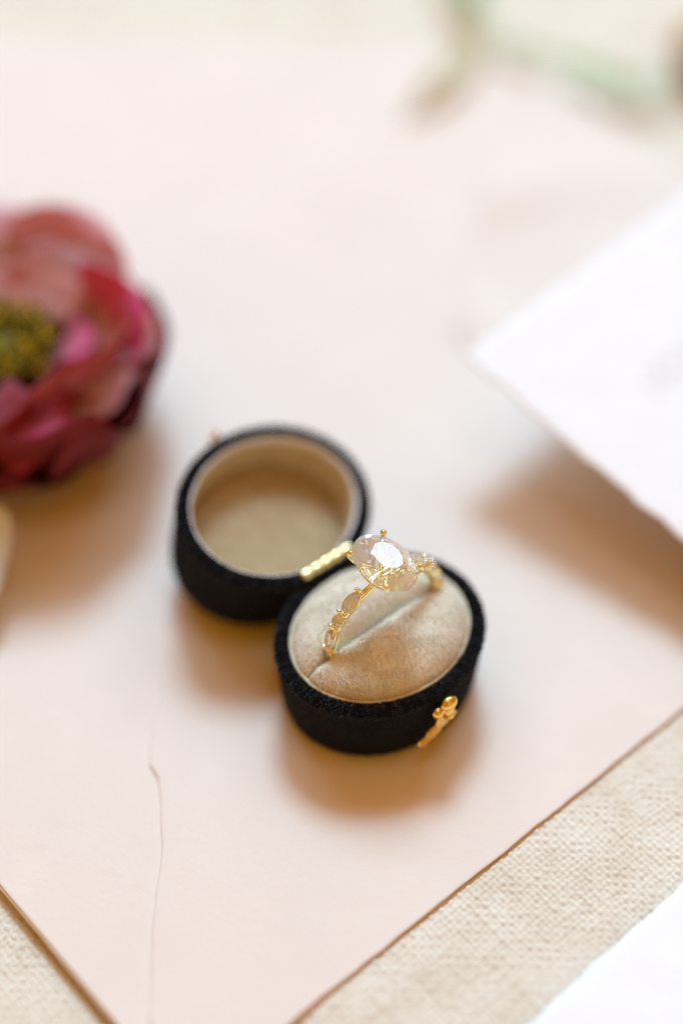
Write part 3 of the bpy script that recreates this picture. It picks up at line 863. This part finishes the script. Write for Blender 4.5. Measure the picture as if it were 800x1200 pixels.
def frame(phi, rad):
    """matrix at angle phi from the top (negative = towards the lower left), z pointing outward, x along the band"""
    c_, s_ = cos(phi), sin(phi)
    out = Vector((s_, 0, c_)); tan = Vector((c_, 0, -s_)); y = out.cross(tan)
    m = Matrix(((tan.x, y.x, out.x, out.x * rad * S), (tan.y, y.y, out.y, out.y * rad * S), (tan.z, y.z, out.z, out.z * rad * S), (0, 0, 0, 1)))
    return m
mq = marquise(0.18, 0.098); rd = brilliant(0.088, 0.088, 0.088)
def cup(a, b, mar=False):
    """open gold collet round a side stone"""
    V = []; F = []; n = 36
    for k in range(n):
        q = 2 * pi * k / n
        if mar:
            x = a * cos(q); y = b * sin(q) * (1 - 0.45 * abs(cos(q)) ** 2.5)
        else: x = a * cos(q); y = b * sin(q)
        for (f, z) in ((0.80, -0.15), (1.04, -0.10), (1.13, -0.03), (1.17, 0.004), (1.10, 0.014), (0.99, 0.004), (0.93, -0.03), (0.5, -0.10)):
            V.append((x * f, y * f, z))
    F = grid_faces(n, 8, True) + [[k * 8 for k in range(n)]]
    return fix(mesh('collet', V, F))
cup_m = cup(0.18, 0.098, True); cup_r = cup(0.09, 0.09)
bead = mesh('bead', *ball((0, 0, 0), 0.038, 14, 9, (1, 1, 1.1)))
deg = math.radians
for sgn in (-1, 1):
    for (ph, kind) in ((36, 'm'), (54, 'r'), (72, 'm'), (90, 'r'), (107, 'm')):
        m = frame(sgn * deg(ph), RR + 0.055)
        me = (mq if kind == 'm' else rd).copy(); me.materials.clear()
        st = link('side_stone', me, M['gem_small'], ring, smooth=False, mtx=m)
        c2 = (cup_m if kind == 'm' else cup_r).copy()
        link('stone_setting', c2, M['gold'], ring, mtx=m)
    for ph in (25.5, 47.0, 61.0, 83.0, 97.0):
        for sy in (1,):
            m = frame(sgn * deg(ph), RR + 0.075) @ Matrix.Translation((0, sy * 0.058 * S, 0))
            link('bead', bead.copy(), M['gold'], ring, mtx=m)
        V, F = tube([(0, -0.065, -0.035), (0, -0.04, -0.02), (0, 0.055, -0.02)], 0.038, 10)
        link('crossbar', fix(mesh('crossbar', V, F)), M['gold'], ring, mtx=frame(sgn * deg(ph), RR + 0.06))

# main stone: long axis across the band
SX, SY, SZ = 0.43, 0.565, 0.47
GZ = RR + 0.27
stone = link('diamond', brilliant(SX, SY, SZ, 11), M['gem'], ring, smooth=False, mtx=Matrix.Translation((0, 0, GZ * S)) @ Matrix.Rotation(math.radians(7), 4, 'X') @ Matrix.Rotation(math.radians(9), 4, 'Y'))
def prong(ax, ay):
    gx, gy = SX * ax * 0.70, SY * ay * 0.70
    L_ = math.hypot(ax, ay)
    k = 1.06 / math.sqrt((gx / SX) ** 2 + (gy / SY) ** 2)
    g = Vector((gx * k, gy * k))
    path = [(0.02 * ax, 0.04 * ay, RR - 0.03), (g.x * 0.52, g.y * 0.52, RR + 0.05), (g.x * 0.90, g.y * 0.90, GZ - 0.10), (g.x * 1.02, g.y * 1.02, GZ - 0.01), (g.x * 1.02, g.y * 1.02, GZ + 0.04),
            (g.x * 0.97, g.y * 0.97, GZ + 0.075), (g.x * 0.88, g.y * 0.88, GZ + 0.085)]
    V, F = tube(path, [0.020, 0.022, 0.026, 0.032, 0.036, 0.034, 0.018], 12)
    b = ball((g.x * 0.965, g.y * 0.965, GZ + 0.068), 0.052, 14, 10)
    return fix(mesh('prong', *join((V, F), b)))
for ax in (-1, 1):
    for ay in (-1, 1):
        link('prong', prong(ax, ay), M['gold'], ring)
def rail(f, z, r):
    pts = [(SX * f * cos(q), SY * f * sin(q), z) for q in [2 * pi * k / 40 for k in range(40)]]
    return tube(pts, r, 8, closed=True)
link('basket', fix(mesh('basket', *rail(0.74, GZ - 0.17, 0.022))), M['gold'], ring)

# ------------------------------------------------------------------ petals, flower
def deg0(a): return math.radians(a)
def petal(L, W, cup_, curl, ruffle, seed, nl=14, nw=11, tip=0.62, thick=0.03):
    """x across, y outward from the base, z up; returns verts, faces, shade"""
    V = []; sh = []
    for s_ in (1, -1):
        for i in range(nl + 1):
            t = i / nl
            w = W * (0.28 + 0.72 * sin(min(1, t * 1.25) * pi / 2)) * (1 - max(0, (t - 0.72) / 0.28) ** 2 * (1 - tip))
            for j in range(nw + 1):
                u = -1 + 2 * j / nw
                edge = max(abs(u), t)
                x = w * u
                y = L * t * (1 - 0.10 * u * u * t)
                z = cup_ * L * (1 - cos(t * 1.4)) + 0.22 * W * u * u * t - curl * L * max(0, t - 0.55) ** 2 * 2.2
                z += ruffle * max(0, edge - 0.45) * noise.noise(Vector((x * 1.6 + seed, y * 1.6, seed * 3.3))) * 2.0
                z += s_ * thick * 0.5 * (1 - 0.8 * abs(u) ** 4)
                V.append((x, y, z)); sh.append(min(1, max(0, 0.15 + 0.75 * t + 0.15 * abs(u))))
    w_ = nw + 1; N = (nl + 1) * w_; F = []
    for i in range(nl):
        for j in range(nw):
            a = i * w_ + j
            F.append((a, a + 1, a + w_ + 1, a + w_)); F.append((N + a, N + a + w_, N + a + w_ + 1, N + a + 1))
        for j in (0, nw):
            a = i * w_ + j; F.append((a, a + w_, N + a + w_, N + a) if j == 0 else (a, N + a, N + a + w_, a + w_))
    for j in range(nw):
        for i in (0, nl):
            a = i * w_ + j; F.append((a, N + a, N + a + 1, a + 1) if i == 0 else (a, a + 1, N + a + 1, N + a))
    return V, F, sh
def shaded(name, V, F, sh, mat, parent, mtx=None):
    me = fix(mesh(name, V, F))
    at = me.attributes.new('shade', 'FLOAT', 'POINT')
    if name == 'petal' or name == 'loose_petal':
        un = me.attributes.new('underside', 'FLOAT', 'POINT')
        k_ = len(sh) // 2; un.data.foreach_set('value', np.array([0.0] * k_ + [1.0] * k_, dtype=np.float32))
    if len(me.vertices) == len(sh): at.data.foreach_set('value', np.array(sh, dtype=np.float32))
    return link(name, me, mat, parent, mtx=mtx)

FC = (-6.28, 5.75)
fl = empty('flower', 'pink and maroon ruffled flower head with yellow green centre at the left edge', 'flower', (FC[0], FC[1], 0.0))
fl.rotation_euler = (deg0(6), 0, 0); fl.scale = (1.40, 1.40, 1.15)
rows = [  # count, base radius, base height, length, width, elevation deg, cup, curl, ruffle, material, phase
    (7, 0.50, 1.05, 0.85, 0.48, 62, 0.0, 1.0, 0.30, 'mix', 0.1),
    (8, 0.60, 0.85, 1.25, 0.62, 46, 0.2, 1.0, 0.34, 'mix', 0.5),
    (8, 0.72, 0.60, 1.55, 0.76, 36, 0.6, 1.0, 0.36, 'mix', 0.25),
    (9, 0.80, 0.34, 1.72, 0.90, 28, 1.0, 0.55, 0.30, 'mix', 0.6),
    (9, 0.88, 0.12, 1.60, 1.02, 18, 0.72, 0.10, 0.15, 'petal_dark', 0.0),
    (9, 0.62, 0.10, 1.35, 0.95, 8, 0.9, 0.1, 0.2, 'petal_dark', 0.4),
]
seed = 0
for (cnt, br, bz, L, W, el, cu, cur, ru, mt, ph) in rows:
    for k in range(cnt):
        seed += 1
        a = 2 * pi * (k + ph) / cnt + random.uniform(-0.12, 0.12)
        near = max(0.0, -sin(a)); far = max(0.0, sin(a))
        L2, el2, cu2, cur2 = L, el, cu, cur
        mm = mt
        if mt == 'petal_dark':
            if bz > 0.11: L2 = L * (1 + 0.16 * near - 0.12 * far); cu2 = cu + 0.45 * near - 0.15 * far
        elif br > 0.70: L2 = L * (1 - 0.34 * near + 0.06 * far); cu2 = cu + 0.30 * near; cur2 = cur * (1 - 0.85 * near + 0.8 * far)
        V, F, sh = petal(L2 * random.uniform(0.92, 1.08), W * random.uniform(0.9, 1.12), cu2, cur2 * random.uniform(0.6, 1.3), ru, seed * 1.7, thick=0.016)
        m = Matrix.Translation((br * cos(a) * S, br * sin(a) * S, bz * S)) @ Matrix.Rotation(a - pi / 2, 4, 'Z') @ Matrix.Rotation(deg(el2 + random.uniform(-7, 7)), 4, 'X') @ Matrix.Rotation(random.uniform(-.2, .2), 4, 'Y')
        if mt == 'mix':
            mm = random.choice(['petal_light', 'petal_light', 'petal_pale']) if far > 0.4 else random.choice(['petal_pink', 'petal_pale', 'petal_pink', 'petal_light'])
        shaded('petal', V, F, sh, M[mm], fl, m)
V, F = ball((0, 0, 1.48), 0.34, 28, 16, (1, 1, 0.8))
V = [(x * (1 + 0.06 * sin(9 * math.atan2(y, x) + z * 14)), y * (1 + 0.06 * sin(9 * math.atan2(y, x) + z * 14)), z) for x, y, z in V]
shaded('flower_centre', V, F, [0.15 + 0.5 * max(0, v[2] - 1.5) for v in V], M['pistil'], fl)
V, F = ball((0, 0, 1.0), 0.55, 20, 12, (1, 1, 1.3)); link('calyx', mesh('calyx', V, F), M['petal_dark'], fl)
g = []
for k in range(230):
    a = random.uniform(0, 2 * pi); r = 0.66 * math.sqrt(random.uniform(0.08, 1.0)); h = random.uniform(1.68, 1.92) - (r - 0.5) * 0.4
    g.append(tube([(0.4 * cos(a), 0.4 * sin(a), 1.4), (r * cos(a), r * sin(a), h)], 0.018, 5)); g.append(ball((r * cos(a), r * sin(a), h), 0.036, 6, 4))
V, F = join(*g)
so = shaded('stamens', V, F, [0.15 + 0.8 * (math.sin(v_[0] * 14) * math.sin(v_[1] * 13 + 1) > 0.25) for v_ in V], M['stamen'], fl); so['kind'] = 'stuff'
tag(link('stem', fix(mesh('stem', *tube([(-0.2, 0.2, 0.55), (-1.2, 0.8, 0.28), (-2.8, 1.6, 0.12), (-4.5, 2.0, 0.1)], [0.16, 0.13, 0.12, 0.12], 12))), M['stem'], fl))

# cream petal just inside the left edge, in front of the flower
V, F, sh = petal(3.0, 0.75, 0.35, 0.5, 0.25, 91, 18, 12, 0.3, 0.04)
cp = shaded('loose_petal', V, F, sh, M['cream_petal'], None)
cp.matrix_world = Matrix.Translation((-6.55 * S, 0.2 * S, 0.25 * S)) @ Matrix.Rotation(deg(4), 4, 'Z') @ Matrix.Rotation(deg(14), 4, 'X') @ Matrix.Rotation(deg(12), 4, 'Y')
tag(cp, 'cream white petal at the left edge in front of the pink flower', 'petal')

# ------------------------------------------------------------------ leaf sprigs far behind
def leaf(name, mat, base, tip, width, parent, bend=0.25, seed=0, lift=0.25):
    b = Vector(base); t = Vector(tip); L = (t - b).length
    V, F, sh = petal(L, width, 0.0, 0.15, 0.08, seed, 14, 8, 0.05, 0.025)
    V = [(x * (1 - 0.75 * max(0, (y / L - 0.35)) ** 1.2) + bend * sin(pi * y / L), y, z + lift * sin(pi * min(1, y / L))) for x, y, z in V]
    ang = math.atan2(t.y - b.y, t.x - b.x) - pi / 2
    m = Matrix.Translation(b * S) @ Matrix.Rotation(ang, 4, 'Z') @ Matrix.Rotation(math.asin((t.z - b.z) / L), 4, 'X')
    return shaded(name, V, F, sh, mat, parent, m)
sp = empty('leaf_sprig', 'fresh green leaf sprig with one tan tipped leaf at the top edge, behind the envelope', 'leaf sprig', (0, 0, 0))
link('stem', mesh('stem', *tube([(1.3, 20.2, 0.15), (1.9, 18.6, 0.3), (2.3, 16.9, 0.3), (2.5, 16.2, 0.2)], [0.08, 0.08, 0.07, 0.05], 10)), M['stem'], sp)
leaf('leaf', M['leaf_green'], (2.3, 17.2, 0.25), (1.75, 19.2, 0.5), 0.42, sp, 0.1, 3)
leaf('leaf', M['leaf_olive'], (2.5, 16.6, 0.2), (0.55, 13.9, 0.15), 0.24, sp, -0.15, 5)
sp2 = empty('leaf_sprig', 'pale sage leaf sprig stretched along the envelope edge at the upper right', 'leaf sprig', (0, 0, 0))
link('stem', mesh('stem', *tube([(2.7, 16.4, 0.15), (4.0, 16.0, 0.2), (5.2, 15.2, 0.2), (6.6, 15.0, 0.1)], [0.05, 0.06, 0.06, 0.05], 10)), M['stem'], sp2)
leaf('leaf', M['leaf_sage'], (3.9, 15.9, 0.2), (5.6, 14.5, 0.2), 0.34, sp2, 0.1, 7)
leaf('leaf', M['leaf_sage'], (2.7, 16.4, 0.15), (3.9, 15.7, 0.2), 0.18, sp2, 0.1, 9)
leaf('leaf', M['leaf_sage'], (5.2, 15.2, 0.2), (6.4, 14.6, 0.2), 0.20, sp2, 0.1, 11)
V, F = ball((0, 0, 0.55), 0.62, 24, 14, (1.0, 1.3, 0.9))
V = [(x * (1 + 0.05 * sin(7 * math.atan2(y, x))), y * (1 + 0.05 * sin(7 * math.atan2(y, x))), z) for x, y, z in V]
bud = link('seed_pod', mesh('pod', V, F), M['tan']); bud.location = (7.0 * S, 15.9 * S, -0.15 * S)
tag(bud, 'tan brown seed pod at the upper right edge of the picture', 'seed pod')
